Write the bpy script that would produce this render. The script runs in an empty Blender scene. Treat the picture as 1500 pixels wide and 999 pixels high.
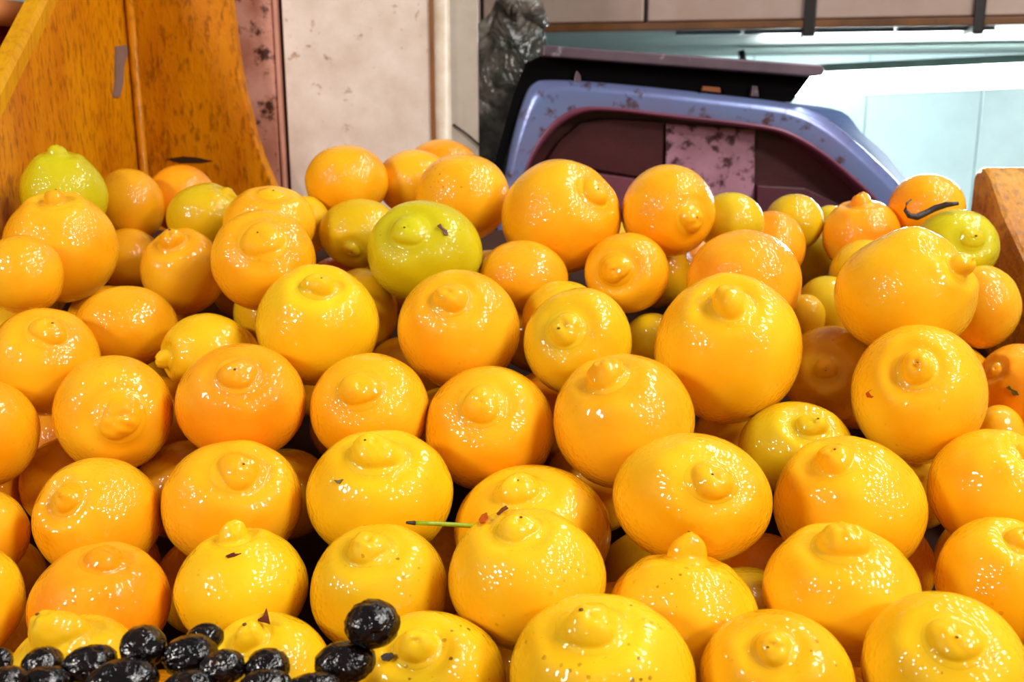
import bpy, bmesh, math, random
import numpy as np
from mathutils import Vector, Matrix

# ------------------------------------------------------------------ camera, world, lights, exposure
W, H, F = 1500.0, 999.0, 1450.0
CAMZ = 1.35
TH = math.atan((H / 2 - 152.0) / F)            # pitch: the eye level lies at pixel row 152
scn = bpy.context.scene
col = scn.collection
cam_d = bpy.data.cameras.new('camera')
cam = bpy.data.objects.new('camera', cam_d)
col.objects.link(cam)
cam.location = (0, 0, CAMZ)
cam.rotation_euler = (math.pi / 2 - TH, 0, 0)
cam_d.sensor_width = 36.0
cam_d.lens = 36.0 * F / W
cam_d.clip_start = 0.01
cam_d.dof.use_dof = True
cam_d.dof.focus_distance = 0.47
cam_d.dof.aperture_fstop = 15.0
scn.camera = cam
scn.view_settings.view_transform = 'Standard'
scn.view_settings.look = 'None'
scn.view_settings.gamma = 1.0
scn.view_settings.use_curve_mapping = False
scn.view_settings.exposure = -0.08

world = bpy.data.worlds.new('market_hall')
scn.world = world
world.use_nodes = True
bg = world.node_tree.nodes['Background']
bg.inputs[0].default_value = (1.0, 0.93, 0.86, 1)
bg.inputs[1].default_value = 0.16
scn.cycles.max_bounces = 6
scn.cycles.diffuse_bounces = 3
scn.cycles.glossy_bounces = 3
scn.cycles.transmission_bounces = 4

def area_lamp(name, loc, target, sx, sy, power, colr):
    l = bpy.data.lights.new(name, 'AREA')
    l.shape = 'RECTANGLE'; l.size = sx; l.size_y = sy
    l.energy = power; l.color = colr
    o = bpy.data.objects.new(name, l)
    col.objects.link(o)
    o.location = loc
    d = Vector(target) - Vector(loc)
    o.rotation_euler = d.to_track_quat('-Z', 'Y').to_euler()
    return o

area_lamp('stall_lamp_a', (0.95, -0.30, 1.92), (0.0, 0.55, 1.2), 0.26, 0.18, 9.0, (1.0, 0.95, 0.87))
area_lamp('stall_lamp_b', (-0.85, -0.25, 1.78), (0.0, 0.55, 1.2), 0.26, 0.18, 8.6, (1.0, 0.93, 0.86))
area_lamp('hall_lamp', (0.86, 0.86, 2.42), (0.1, 0.58, 1.2), 0.7, 0.26, 10.5, (0.96, 1.0, 0.98))

area_lamp('added_sheen_lamp', (0.92, 0.05, 2.30), (0.1, 0.6, 1.2), 0.55, 0.26, 11.0, (1.0, 0.97, 0.92))  # unseen lamp, added to soften shading and put a sheen on the brown board

# ------------------------------------------------------------------ pixel to place
CT, ST = math.cos(TH), math.sin(TH)
def ray(px, py):
    a, b = (px - W / 2) / F, (H / 2 - py) / F
    return Vector((a, b * ST + CT, b * CT - ST))           # camera depth 1
ORG = Vector((0, 0, CAMZ))
def at_d(px, py, d): return ORG + ray(px, py) * d
def at_y(px, py, Y):
    r = ray(px, py); return ORG + r * (Y / r.y)
def at_x(px, py, X):
    r = ray(px, py); return ORG + r * (X / r.x)

# ------------------------------------------------------------------ helpers
def link_mesh(name, verts, faces, material, parent=None, smooth=True, edge_split=None):
    me = bpy.data.meshes.new(name)
    me.from_pydata([tuple(map(float, v)) for v in verts], [], [tuple(map(int, f)) for f in faces])
    me.update()
    if material is not None: me.materials.append(material)
    o = bpy.data.objects.new(name, me)
    col.objects.link(o)
    if smooth:
        me.polygons.foreach_set('use_smooth', [True] * len(me.polygons))
    if parent is not None: o.parent = parent
    return o

def from_bm(name, bm, material, parent=None, smooth=False):
    me = bpy.data.meshes.new(name)
    bmesh.ops.recalc_face_normals(bm, faces=bm.faces[:])
    bm.to_mesh(me); bm.free()
    if material is not None: me.materials.append(material)
    o = bpy.data.objects.new(name, me)
    col.objects.link(o)
    if smooth: me.polygons.foreach_set('use_smooth', [True] * len(me.polygons))
    if parent is not None: o.parent = parent
    return o

def bevel(o, w, seg=2):
    m = o.modifiers.new('bevel', 'BEVEL'); m.width = w; m.segments = seg; m.limit_method = 'ANGLE'
    m.angle_limit = math.radians(35)
    return o

def box(name, lo, hi, material, parent=None, bev=0.0):
    bm = bmesh.new()
    vs = [bm.verts.new((x, y, z)) for x in (lo[0], hi[0]) for y in (lo[1], hi[1]) for z in (lo[2], hi[2])]
    for f in ((0, 1, 3, 2), (4, 6, 7, 5), (0, 4, 5, 1), (2, 3, 7, 6), (0, 2, 6, 4), (1, 5, 7, 3)):
        bm.faces.new([vs[i] for i in f])
    o = from_bm(name, bm, material, parent)
    if bev: bevel(o, bev)
    return o

def prism(name, pts, vec, material, parent=None, bev=0.0):
    """solid: the polygon pts (3-D points) swept along vec"""
    bm = bmesh.new()
    a = [bm.verts.new(p) for p in pts]
    b = [bm.verts.new(Vector(p) + Vector(vec)) for p in pts]
    n = len(pts)
    bm.faces.new(a); bm.faces.new(b[::-1])
    for i in range(n):
        bm.faces.new((a[i], a[(i + 1) % n], b[(i + 1) % n], b[i]))
    o = from_bm(name, bm, material, parent)
    if bev: bevel(o, bev)
    return o

def tube(name, pts, rads, material, parent=None, seg=10, caps=True):
    pts = [Vector(p) for p in pts]
    V, Fc = [], []
    n = len(pts)
    for i, p in enumerate(pts):
        t = (pts[min(i + 1, n - 1)] - pts[max(i - 1, 0)]).normalized()
        u = t.cross(Vector((0.13, 0.21, 1.0))).normalized(); w = t.cross(u)
        r = rads[i] if hasattr(rads, '__len__') else rads
        for k in range(seg):
            a = 2 * math.pi * k / seg
            V.append(p + u * (r * math.cos(a)) + w * (r * math.sin(a)))
    for i in range(n - 1):
        for k in range(seg):
            Fc.append((i * seg + k, i * seg + (k + 1) % seg, (i + 1) * seg + (k + 1) % seg, (i + 1) * seg + k))
    if caps:
        Fc.append(tuple(range(seg - 1, -1, -1))); Fc.append(tuple((n - 1) * seg + k for k in range(seg)))
    return link_mesh(name, V, Fc, material, parent)

def empty(name, loc=(0, 0, 0)):
    o = bpy.data.objects.new(name, None)
    o.empty_display_size = 0.02
    col.objects.link(o); o.location = loc
    return o

def adopt(child, root):
    """parent without moving"""
    child.parent = root
    child.matrix_parent_inverse = Matrix.Translation(-Vector(root.location))
    return child

def tag(o, label=None, cat=None, group=None, kind=None):
    if label: o['label'] = label
    if cat: o['category'] = cat
    if group: o['group'] = group
    if kind: o['kind'] = kind
    return o

def lin(r, g, b):
    def f(c):
        c /= 255.0
        return c / 12.92 if c <= 0.04045 else ((c + 0.055) / 1.055) ** 2.4
    return (f(r), f(g), f(b), 1.0)

# ------------------------------------------------------------------ materials
class NT:
    def __init__(self, name):
        self.m = bpy.data.materials.new(name); self.m.use_nodes = True
        self.t = self.m.node_tree
        self.p = self.t.nodes['Principled BSDF']
        self.out = self.t.nodes['Material Output']
    def n(self, kind, **kw):
        nd = self.t.nodes.new('ShaderNode' + kind)
        for k, v in kw.items():
            if k.startswith('_'): setattr(nd, k[1:], v)
            else:
                s = nd.inputs[k.replace('__', ' ')] if not k.startswith('i') or not k[1:].isdigit() else nd.inputs[int(k[1:])]
                self.put(s, v)
        return nd
    def put(self, s, v):
        if isinstance(v, bpy.types.NodeSocket): self.t.links.new(v, s)
        else: s.default_value = v
    def set(self, **kw):
        for k, v in kw.items(): self.put(self.p.inputs[k.replace('__', ' ')], v)
    def noise(self, vec, scale, detail=3.0, rough=0.55, dist=0.0):
        return self.n('TexNoise', Vector=vec, Scale=scale, Detail=detail, Roughness=rough, Distortion=dist).outputs['Fac']
    def ramp(self, fac, stops):
        r = self.n('ValToRGB', Fac=fac)
        e = r.color_ramp.elements
        while len(e) < len(stops): e.new(0.5)
        for el, (pos, c) in zip(e, stops):
            el.position = pos
            el.color = c if hasattr(c, '__len__') else (c, c, c, 1)
        return r.outputs['Color']
    def mix(self, fac, a, b, mode='MIX'):
        m = self.t.nodes.new('ShaderNodeMix'); m.data_type = 'RGBA'; m.blend_type = mode
        self.put(m.inputs[0], fac); self.put(m.inputs[6], a); self.put(m.inputs[7], b)
        return m.outputs[2]
    def math(self, op, a, b=0.0, c=0.0, clamp=False):
        m = self.t.nodes.new('ShaderNodeMath'); m.operation = op; m.use_clamp = clamp
        self.put(m.inputs[0], a); self.put(m.inputs[1], b); self.put(m.inputs[2], c)
        return m.outputs[0]
    def coords(self, which='Object', scale=(1, 1, 1), seed=True):
        tc = self.n('TexCoord')
        v = tc.outputs[which]
        mp = self.n('Mapping', Vector=v, Scale=scale)
        v = mp.outputs[0]
        if seed:
            oi = self.n('ObjectInfo')
            r = self.math('MULTIPLY', oi.outputs['Random'], 17.0)
            va = self.t.nodes.new('ShaderNodeVectorMath'); va.operation = 'ADD'
            self.put(va.inputs[0], v); self.put(va.inputs[1], r); v = va.outputs[0]
        return v
    def bump(self, height, strength, dist, normal=None):
        b = self.n('Bump', Height=height, Strength=strength, Distance=dist)
        if normal is not None: self.put(b.inputs['Normal'], normal)
        return b.outputs[0]

def lemon_material(name='preserved_lemon_rind'):
    T = NT(name)
    v = T.coords()
    oi = T.n('ObjectInfo')
    base = oi.outputs['Color']
    big = T.ramp(T.noise(v, 26, 2.0), [(0.32, 0.0), (0.70, 1.0)])
    # patches of deeper and greener rind
    warm = T.n('HueSaturation', Hue=0.490, Saturation=1.0, Value=0.97, Color=base).outputs[0]
    cool = T.n('HueSaturation', Hue=0.511, Saturation=0.99, Value=1.0, Color=base).outputs[0]
    c = T.mix(big, warm, cool)
    fine = T.ramp(T.noise(v, 330, 2.0), [(0.40, 0.0), (0.75, 1.0)])
    c = T.mix(T.math('MULTIPLY', fine, 0.05), c, lin(255, 214, 90))
    # specks of spice and browning
    mask = T.ramp(T.noise(v, 42, 2.0, 0.6), [(0.50, 0.0), (0.66, 1.0)])
    vor = T.n('TexVoronoi', Vector=v, Scale=330.0, Randomness=1.0)
    wob = T.noise(v, 800, 1.0)
    d = T.math('ADD', vor.outputs['Distance'], T.math('MULTIPLY', T.math('SUBTRACT', wob, 0.5), 0.35))
    rnd = T.n('SeparateColor', Color=vor.outputs['Color']).outputs[0]
    dot = T.math('LESS_THAN', d, T.math('MULTIPLY', T.math('POWER', rnd, 3.0), 0.34))
    spk = T.math('MULTIPLY', T.math('MULTIPLY', dot, mask), oi.outputs['Alpha'], clamp=True)
    c = T.mix(spk, c, lin(120, 52, 8))
    # a few russet bruises
    br = T.ramp(T.noise(v, 55, 4.0, 0.7), [(0.71, 0.0), (0.80, 1.0)])
    c = T.mix(T.math('MULTIPLY', br, T.math('MULTIPLY', oi.outputs['Alpha'], 0.5)), c, lin(205, 100, 20))
    # wet film over domed oil glands: only the clear coat follows the relief, the flesh below shades smoothly
    vor2 = T.n('TexVoronoi', Vector=v, Scale=420.0, Randomness=1.0)
    dome = T.math('POWER', vor2.outputs['Distance'], 2.0)
    region = T.ramp(T.noise(v, 48, 1.0), [(0.34, 0.35), (0.56, 1.0)])
    h = T.math('MULTIPLY', T.math('MULTIPLY', dome, region), 1.0)
    h = T.math('ADD', h, T.math('MULTIPLY', T.noise(v, 130, 2.0), 0.42))
    film = T.bump(h, 1.0, 0.0006)
    soft = T.bump(T.noise(v, 150, 2.0), 0.35, 0.0005)
    T.set(Base__Color=c, Roughness=0.5, Normal=soft, Specular__IOR__Level=0.12)
    T.set(Subsurface__Weight=0.2, Subsurface__Scale=0.006)
    T.p.inputs['Subsurface Radius'].default_value = (1.0, 0.45, 0.03)
    T.set(Coat__Weight=1.0, Coat__Roughness=0.06, Coat__IOR=1.38, Coat__Normal=film)
    return T.m

def olive_material():
    T = NT('black_olive_skin')
    v = T.coords()
    c = T.ramp(T.noise(v, 160, 4.0), [(0.40, lin(5, 3, 5)), (0.66, lin(22, 9, 9)), (0.80, lin(84, 46, 18))])
    wr = T.n('TexNoise', Vector=v, Scale=210.0, Detail=2.0, Distortion=1.6).outputs['Fac']
    T.set(Base__Color=c, Roughness=0.17, Specular__IOR__Level=0.55, Normal=T.bump(wr, 0.8, 0.0016), Coat__Weight=0.3, Coat__Roughness=0.07)
    return T.m

def simple(name, rgb, rough=0.5, metal=0.0, bump=0.0, bscale=60.0, var=0.12, vscale=18.0):
    T = NT(name)
    v = T.coords()
    n = T.noise(v, vscale, 5.0, 0.6)
    c = lin(*rgb)
    dark = tuple(x * (1 - 2.2 * var) for x in c[:3]) + (1,)
    lite = tuple(min(1, x * (1 + var)) for x in c[:3]) + (1,)
    T.set(Base__Color=T.ramp(n, [(0.3, dark), (0.68, lite)]), Roughness=rough, Metallic=metal)
    if bump: T.set(Normal=T.bump(T.noise(v, bscale, 4.0), bump, 0.002))
    return T.m

def stained_wood(name, base, dark, deep, rough=0.35, stretch=(1, 1, 0.16), amount=0.5):
    """wet orange stained board with brown streaks running up and down"""
    T = NT(name)
    v = T.coords('Object', stretch, False)
    n1 = T.noise(v, 210, 4.0, 0.65)
    n2 = T.noise(v, 22, 3.0, 0.6)
    v3 = T.coords('Object', (1, 1, 0.45), False)
    n3 = T.noise(v3, 62, 5.0, 0.7, 0.4)
    c = T.ramp(n2, [(0.3, lin(*dark)), (0.62, lin(*base))])
    c = T.mix(T.math('MULTIPLY', T.ramp(n1, [(0.50, 0.0), (0.64, 1.0)]), amount), c, lin(*deep))
    c = T.mix(T.ramp(n3, [(0.66, 0.0), (0.76, 0.8)]), c, lin(deep[0] * 0.55, deep[1] * 0.5, deep[2] * 0.5))
    T.set(Base__Color=c, Roughness=T.ramp(n3, [(0.3, rough), (0.7, rough + 0.25)]), Specular__IOR__Level=0.12)
    T.set(Normal=T.bump(T.math('ADD', n1, n3), 0.6, 0.0022), Coat__Weight=0.3, Coat__Roughness=0.12, Coat__IOR=1.35)
    if name == 'brown_wet_wood': T.set(Coat__Weight=0.8, Coat__IOR=1.5, Coat__Roughness=0.1, Coat__Normal=T.bump(T.math('ADD', n1, T.noise(v3, 120, 3.0)), 1.0, 0.004))
    return T.m

def blotched(name, base, stain, deep, s1=30, s2=90, lo=0.52, hi=0.66, rough=0.45, deeplo=0.66, metal=0.0, bump=0.2):
    T = NT(name)
    v = T.coords('Object', (1, 1, 1), False)
    n1 = T.noise(v, s1, 5.0, 0.6)
    n2 = T.noise(v, s2, 5.0, 0.68)
    c = T.mix(T.ramp(n1, [(lo - 0.2, 0.0), (hi + 0.05, 1.0)]), lin(*base), lin(*stain))
    c = T.mix(T.ramp(n2, [(deeplo, 0.0), (deeplo + 0.1, 1.0)]), c, lin(*deep))
    T.set(Base__Color=c, Roughness=rough, Metallic=metal)
    if bump: T.set(Normal=T.bump(n2, bump, 0.002))
    return T.m

M_LEMON = lemon_material()
M_OLIVE = olive_material()
M_SCAR = simple('dried_scar', (112, 66, 10), 0.6)
M_ORANGE = stained_wood('orange_stained_wood', (224, 140, 1), (200, 110, 1), (116, 54, 2), rough=0.24, stretch=(1, 1, 0.34), amount=0.6)
M_EDGE = stained_wood('yellow_painted_edge', (226, 160, 12), (214, 140, 8), (150, 96, 20), amount=0.3)
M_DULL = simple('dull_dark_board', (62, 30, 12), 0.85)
M_BROWNB = stained_wood('brown_wet_wood', (214, 150, 40), (190, 118, 22), (110, 56, 12), rough=0.2, stretch=(1, 0.5, 0.5))
M_RUST = blotched('worn_pink_paint', (232, 172, 154), (186, 116, 90), (74, 34, 18), 26, 46, 0.5, 0.62, 0.5, 0.52)
M_WHITE = blotched('stained_white_board', (244, 230, 220), (222, 202, 186), (168, 128, 78), 30, 62, 0.50, 0.66, 0.42, 0.61)
M_BEAD = blotched('cream_moulding', (226, 212, 196), (196, 170, 140), (150, 96, 40), 40, 80, 0.55, 0.7, 0.35, 0.72)
M_SIDE = blotched('beige_side_face', (186, 174, 160), (166, 150, 134), (110, 88, 64), 20, 60, 0.55, 0.7, 0.5, 0.76)
M_DARKWOOD = simple('dark_wood', (58, 32, 16), 0.5, bump=0.3)

# ------------------------------------------------------------------ structure: floor, back wall with tiles
M_FLOOR = simple('concrete_floor', (120, 112, 104), 0.7, bump=0.2)
tag(box('floor', (-3, -2.5, -0.1), (3.5, 2.6, 0.0), M_FLOOR), kind='structure')
M_GROUT = simple('grey_grout', (196, 212, 214), 0.8)
YW = 2.15
wall = tag(box('wall_back', (-3, YW, 0.0), (3.5, YW + 0.15, 3.0), M_GROUT), kind='structure')
M_TILE = simple('pale_glazed_tile', (214, 238, 243), 0.16, var=0.03)
TWd, THt = 0.242, 0.50
x_seam = at_y(1265, 180, YW).x
z_seam = at_y(1300, 330, YW).z
tile_mesh = None
for i in range(-8, 5):
    for j in range(-2, 3):
        lo = Vector((x_seam + i * TWd + 0.0015, YW - 0.008, z_seam + j * THt + 0.0015))
        if tile_mesh is None:
            o = box('tile', (0, 0, 0), (TWd - 0.003, 0.009, THt - 0.003), M_TILE, wall, 0.0015)
            tile_mesh = o.data
        else:
            o = bpy.data.objects.new('tile', tile_mesh); col.objects.link(o); o.parent = wall
            bevel(o, 0.0015)
        o.location = lo

# ------------------------------------------------------------------ overhead tiled shelf
M_STILE = blotched('beige_shelf_tile', (182, 158, 146), (166, 136, 122), (110, 74, 44), 14, 40, 0.55, 0.75, 0.4, 0.72)
M_SHELFU = simple('grey_shelf_underside', (112, 128, 122), 0.5, var=0.1)
M_LIP = blotched('white_lip_tile', (150, 166, 164), (110, 124, 120), (60, 70, 60), 30, 70, 0.55, 0.7, 0.3, 0.66)
M_BROWNEDGE = blotched('brown_stained_edge', (126, 78, 30), (90, 52, 20), (44, 24, 12), 20, 60, 0.5, 0.65, 0.5, 0.62)
zs = at_d(800, 47, 1.25).z                          # underside height
A = at_d(800, 47, 1.25)
rB = ray(1500, 36); B = ORG + rB * ((zs - CAMZ) / rB.z)
sdir = Vector((B.x - A.x, B.y - A.y, 0)).normalized()
sback = Vector((-sdir.y, sdir.x, 0))
shelf = empty('overhead_shelf', (A.x, A.y, zs))
tag(shelf, 'beige tiled overhead shelf with brown stained lower edge above the scale', 'shelf')
def on_shelf(px):                                    # distance along the shelf front where pixel column px meets it
    r = ray(px, 40)
    # solve A + s*sdir and ORG + t*r agree in x, y
    m = np.array([[sdir.x, -r.x], [sdir.y, -r.y]]); q = np.array([-A.x, -A.y])
    return float(np.linalg.solve(m, q)[0])
s0, s1 = on_shelf(520), on_shelf(1900)
def sp(s, back, up): return Vector((A.x, A.y, zs)) + sdir * s + sback * back + Vector((0, 0, up))
def sbox(name, sa, sb, ba, bb, ua, ub, mat, bev=0.0):
    o = prism(name, [sp(sa, ba, ua), sp(sb, ba, ua), sp(sb, ba, ub), sp(sa, ba, ub)], sback * (bb - ba), mat, None, bev)
    return adopt(o, shelf)
sbox('slab', s0, s1, 0.012, 0.80, 0.004, 0.16, M_SHELFU)
sbox('edge_board', s0, s1, -0.004, 0.03, 0.0, 0.009, M_BROWNEDGE, 0.001)
seams = [on_shelf(p) for p in (465, 705, 945, 1185, 1432, 1680)]
for a, b in zip(seams[:-1], seams[1:]):
    sbox('tile', a + 0.0025, b - 0.0025, 0.0, 0.012, 0.0105, 0.158, M_STILE, 0.002)
M_BRK = simple('black_bracket', (26, 18, 18), 0.45)
for px, w in ((1185, 0.007), (1432, 0.006)):
    s = on_shelf(px); sbox('bracket', s - w, s + w, -0.006, 0.05, -0.010, 0.16, M_BRK, 0.002)
lips = [on_shelf(p) for p in (985, 1088, 1190, 1318, 1470)]
for a, b in zip(lips[:-1], lips[1:]):
    sbox('lip_tile', a + 0.002, b - 0.002, 0.030, 0.052, -0.004, 0.004, M_LIP, 0.001)

# fluorescent lamp under the shelf
lamp = empty('fluorescent_lamp', at_d(1200, 124, 1.62))
tag(lamp, 'long white fluorescent tube glowing under the tiled shelf', 'lamp')
T = NT('glowing_tube')
e = T.n('Emission', Color=(0.90, 1.0, 0.98, 1), Strength=78.0)
T.t.links.new(e.outputs[0], T.out.inputs[0])
M_GLOW = T.m
pA, pB = at_d(1085, 129.5, 1.66), at_d(1680, 104, 1.48)
dirL = (pB - pA).normalized()
adopt(tube('tube', [pA + dirL * 0.03, pB - dirL * 0.03], 0.0165, M_GLOW, seg=20), lamp)
M_BATTEN = simple('grey_batten', (150, 168, 164), 0.6)
uv_ = Vector((0, 0, 1)) * 0.0195
adopt(prism('batten', [pA + uv_ + Vector((0, -0.030, 0)), pB + uv_ + Vector((0, -0.030, 0)), pB + uv_ + Vector((0, -0.022, 0.013)), pA + uv_ + Vector((0, -0.022, 0.013))], (0, 0.055, 0), M_BATTEN, None, 0.002), lamp)
M_CAP = simple('metal_cap', (150, 150, 150), 0.3, 0.8)
for q, s in ((pA, 1), (pB, -1)):
    adopt(tube('end_cap', [q, q + dirL * 0.032 * s], 0.0195, M_CAP, seg=20), lamp)
    adopt(tube('bracket', [q + dirL * 0.012 * s, Vector((q.x, q.y + 0.01, zs - 0.002))], 0.006, M_CAP, seg=8), lamp)

# ------------------------------------------------------------------ display bin that holds the lemons
XL, XR = -0.352, 0.352
YO = 0.045
YC = 0.905 + YO                                            # where the side board meets the back board
bin_ = empty('display_bin', (0, 0.55, 0.80))
tag(bin_, 'orange-stained wooden display bin with sloping side boards holding the lemon heap', 'bin')
def part(o): return adopt(o, bin_)
# tall side board, its front edge falls steeply
pe = [at_x(62, 0, XL), at_x(34, 55, XL), at_x(6, 110, XL)]
sl = (pe[0] - pe[-1])
up_end = pe[0] + sl * 2.2
low = pe[-1] - sl * 1.1
prof = [Vector((XL, YC, 0.80)), Vector((XL, YC, up_end.z)), up_end, pe[0], pe[1], pe[2], low, Vector((XL, 0.26, low.z - 0.27)), Vector((XL, 0.26, 0.80))]
part(prism('side_board', prof, (-0.010, 0, 0), M_ORANGE, None, 0.003))
# painted edge strip along the falling front edge
ed = [up_end, pe[0], pe[1], pe[2], low]
V, Fc = [], []
for i, p in enumerate(ed):
    t = (ed[min(i + 1, len(ed) - 1)] - ed[max(i - 1, 0)]).normalized()
    nn = Vector((0, t.z, -t.y)); nn = nn if nn.y < 0 else -nn
    for dx, dn in ((0.0035, -0.011), (0.0045, 0.0), (0.002, 0.004), (-0.009, 0.0045), (-0.0115, 0.0), (-0.0115, -0.011)):
        V.append(p + Vector((dx, 0, 0)) + nn * dn)
for i in range(len(ed) - 1):
    for k in range(6):
        Fc.append((i * 6 + k, i * 6 + (k + 1) % 6, i * 6 + 6 + (k + 1) % 6, i * 6 + 6 + k))
Fc += [tuple(range(5, -1, -1)), tuple((len(ed) - 1) * 6 + k for k in range(6))]
part(link_mesh('edge_strip', V, Fc, M_EDGE, None, False))
# back board from the corner to its slanted, ragged edge
rag = [(334, -60), (337, 0), (342, 40), (346, 75), (352, 110), (358, 140), (366, 170), (373, 200), (384, 232), (397, 262), (414, 300), (430, 360)]
bb = [Vector((XL, YC, 0.80)), Vector((XL, YC, up_end.z))] + [at_y(x, y, YC) for x, y in rag]
bb.append(Vector((bb[-1].x + 0.01, YC, 0.80)))
part(prism('back_board', bb, (0, 0.018, 0), M_ORANGE, None, 0.002))
# wet ridge where the two boards meet
part(tube('corner_bead', [(XL + 0.004, YC - 0.004, 0.85), (XL + 0.005, YC - 0.005, 1.2), (XL + 0.004, YC - 0.004, up_end.z)], 0.0042, M_ORANGE, seg=10))
# low rear board hidden behind the heap
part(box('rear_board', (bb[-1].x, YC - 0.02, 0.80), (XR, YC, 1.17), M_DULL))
# bottom and front
nrm_y, nrm_z = None, None
# short brown side board with a wide wet sloping edge
p1, p2, p3 = at_x(1446, 246, XR), at_x(1466, 312, XR), at_x(1500, 385, XR)
s2 = (p3 - p2).normalized()
p4 = p3 + s2 * 0.10
yb_ = at_x(1424, 260, XR).y
pf = [Vector((XR, yb_, 0.80)), Vector((XR, yb_, p1.z - 0.008)), Vector((XR, yb_ - 0.005, p1.z - 0.001)), p1 + Vector((0, 0.008, 0.0005)), p1 + Vector((0, -0.004, -0.006)), p2, p3, p4, Vector((XR, 0.26, p4.z - 0.22)), Vector((XR, 0.26, 0.80))]
part(prism('side_board', pf, (0.058, 0, 0), M_BROWNB, None, 0.010))

# metal clip stuck on the orange board and the dark crack near its foot
M_TAPE = simple('grey_tape', (128, 104, 96), 0.5)
tp = [(169, 68), (184, 66), (186, 76), (180, 98), (179, 122), (174, 142), (165, 142), (168, 118), (168, 92)]
tape = prism('tape_strip', [at_x(x, y, XL + 0.0002) for x, y in tp], (0.0012, 0, 0), M_TAPE)
tag(tape, 'narrow grey tape strip stuck upright on the orange side board', 'tape')
ck = [(243, 233), (268, 229), (290, 231), (312, 236), (296, 239), (262, 239)]
part(prism('crack', [at_y(x, y, YC - 0.0006) for x, y in ck], (0, 0.001, 0), M_DARKWOOD))

# ------------------------------------------------------------------ post and white partition behind the bin
zt, zb = 1.75, 0.0
def column(name, pxa, pxb, Y, depth, mat, parent=None, bev=0.002, pya=0, pyb=200):
    a0, b0 = at_y(pxa, pya, Y), at_y(pxb, pya, Y)
    return prism(name, [Vector((a0.x, Y, zb)), Vector((b0.x, Y, zb)), Vector((b0.x, Y, zt)), Vector((a0.x, Y, zt))], (0, depth, 0), mat, parent, bev)
post = empty('painted_post', (at_y(370, 0, 0.990).x, 0.990, 0))
tag(post, 'pink painted wooden post with rust brown wear between orange board and white board', 'post')
adopt(column('post_body', 330, 399, 0.990, 0.03, M_RUST, bev=0.003), post)
adopt(column('edge_strip', 398.5, 404, 0.988, 0.03, simple('pink_edge', (214, 150, 128), 0.4), bev=0.001), post)
adopt(column('gap_strip', 404, 412, 1.000, 0.02, M_DARKWOOD, bev=0.0), post)
part_w = empty('white_partition', (at_y(520, 0, 1.000).x, 1.000, 0))
tag(part_w, 'dirty white board partition with cream corner moulding beside the scale', 'partition')
adopt(column('face_board', 412, 631, 0.995, 0.02, M_WHITE, bev=0.001), part_w)
xm = at_y(633, 0, 0.990).x
adopt(tube('corner_moulding', [(xm + 0.008, 0.997, zb), (xm + 0.008, 0.997, zt)], 0.0085, M_BEAD, seg=16), part_w)
adopt(column('moulding_fillet', 628, 634, 0.992, 0.02, simple('brown_fillet', (150, 92, 40), 0.45), bev=0.001), part_w)
xs = at_y(658, 0, 1.000).x; xe = at_y(699, 0, 1.010).x
adopt(prism('side_board', [Vector((xs, 1.000, zb)), Vector((xe, 1.013, zb)), Vector((xe, 1.013, zt)), Vector((xs, 1.000, zt))], (0, 0.02, 0), M_SIDE, None, 0.001), part_w)
ca, cb = at_y(664, 182, 1.000), at_y(704, 214, 1.011)
adopt(tube('crack', [ca, (ca + cb) / 2 + Vector((0, -0.001, 0.001)), cb], 0.0011, M_DARKWOOD, seg=6), part_w)

# ------------------------------------------------------------------ red tub glimpsed past the tall side board
M_RED = simple('dark_red_plastic', (120, 20, 12), 0.4)
M_PALE = simple('pale_orange_rim', (236, 150, 84), 0.4)
def lathe(name, profile, mat, parent=None, seg=40):
    V, Fc = [], []
    for (r, z) in profile:
        for k in range(seg):
            a = 2 * math.pi * k / seg; V.append((r * math.cos(a), r * math.sin(a), z))
    for i in range(len(profile) - 1):
        for k in range(seg):
            Fc.append((i * seg + k, i * seg + (k + 1) % seg, (i + 1) * seg + (k + 1) % seg, (i + 1) * seg + k))
    return link_mesh(name, V, Fc, mat, parent)
tub = empty('red_tub', (-0.555, 0.93, 1.285))
tag(tub, 'dark red plastic tub with pale orange rim behind the tall orange board', 'tub')
lathe('tub_wall', [(0.0, 0.0), (0.13, 0.0), (0.165, 0.135), (0.160, 0.135), (0.126, 0.006), (0.0, 0.006)], M_RED, tub)
lathe('rim', [(0.158, 0.128), (0.172, 0.126), (0.178, 0.134), (0.174, 0.146), (0.160, 0.148), (0.156, 0.138), (0.158, 0.128)], M_PALE, tub)
tb = empty('side_table', (-0.60, 0.90, 0))
tag(tb, 'plain dark wooden table carrying the red tub', 'table')
adopt(box('table_top', (-0.84, 0.70, 1.255), (-0.38, 1.14, 1.285), M_DARKWOOD, None, 0.003), tb)
for sx in (-0.81, -0.44):
    for sy in (0.73, 1.08):
        adopt(box('leg', (sx, sy, 0), (sx + 0.035, sy + 0.035, 1.255), M_DARKWOOD), tb)

# ------------------------------------------------------------------ counter and weighing scale
YS = 1.03
ZC = 1.08
M_COUNTER = simple('grey_counter', (110, 104, 98), 0.4)
ct = empty('counter', (0.3, 1.15, 0))
tag(ct, 'grey stone counter under the weighing scale', 'counter')
adopt(box('counter_top', (-0.12, 1.02, ZC - 0.03), (0.75, 1.45, ZC), M_COUNTER, None, 0.003), ct)
adopt(box('counter_body', (-0.10, 1.04, 0), (0.72, 1.42, ZC - 0.03), M_DARKWOOD), ct)

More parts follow.
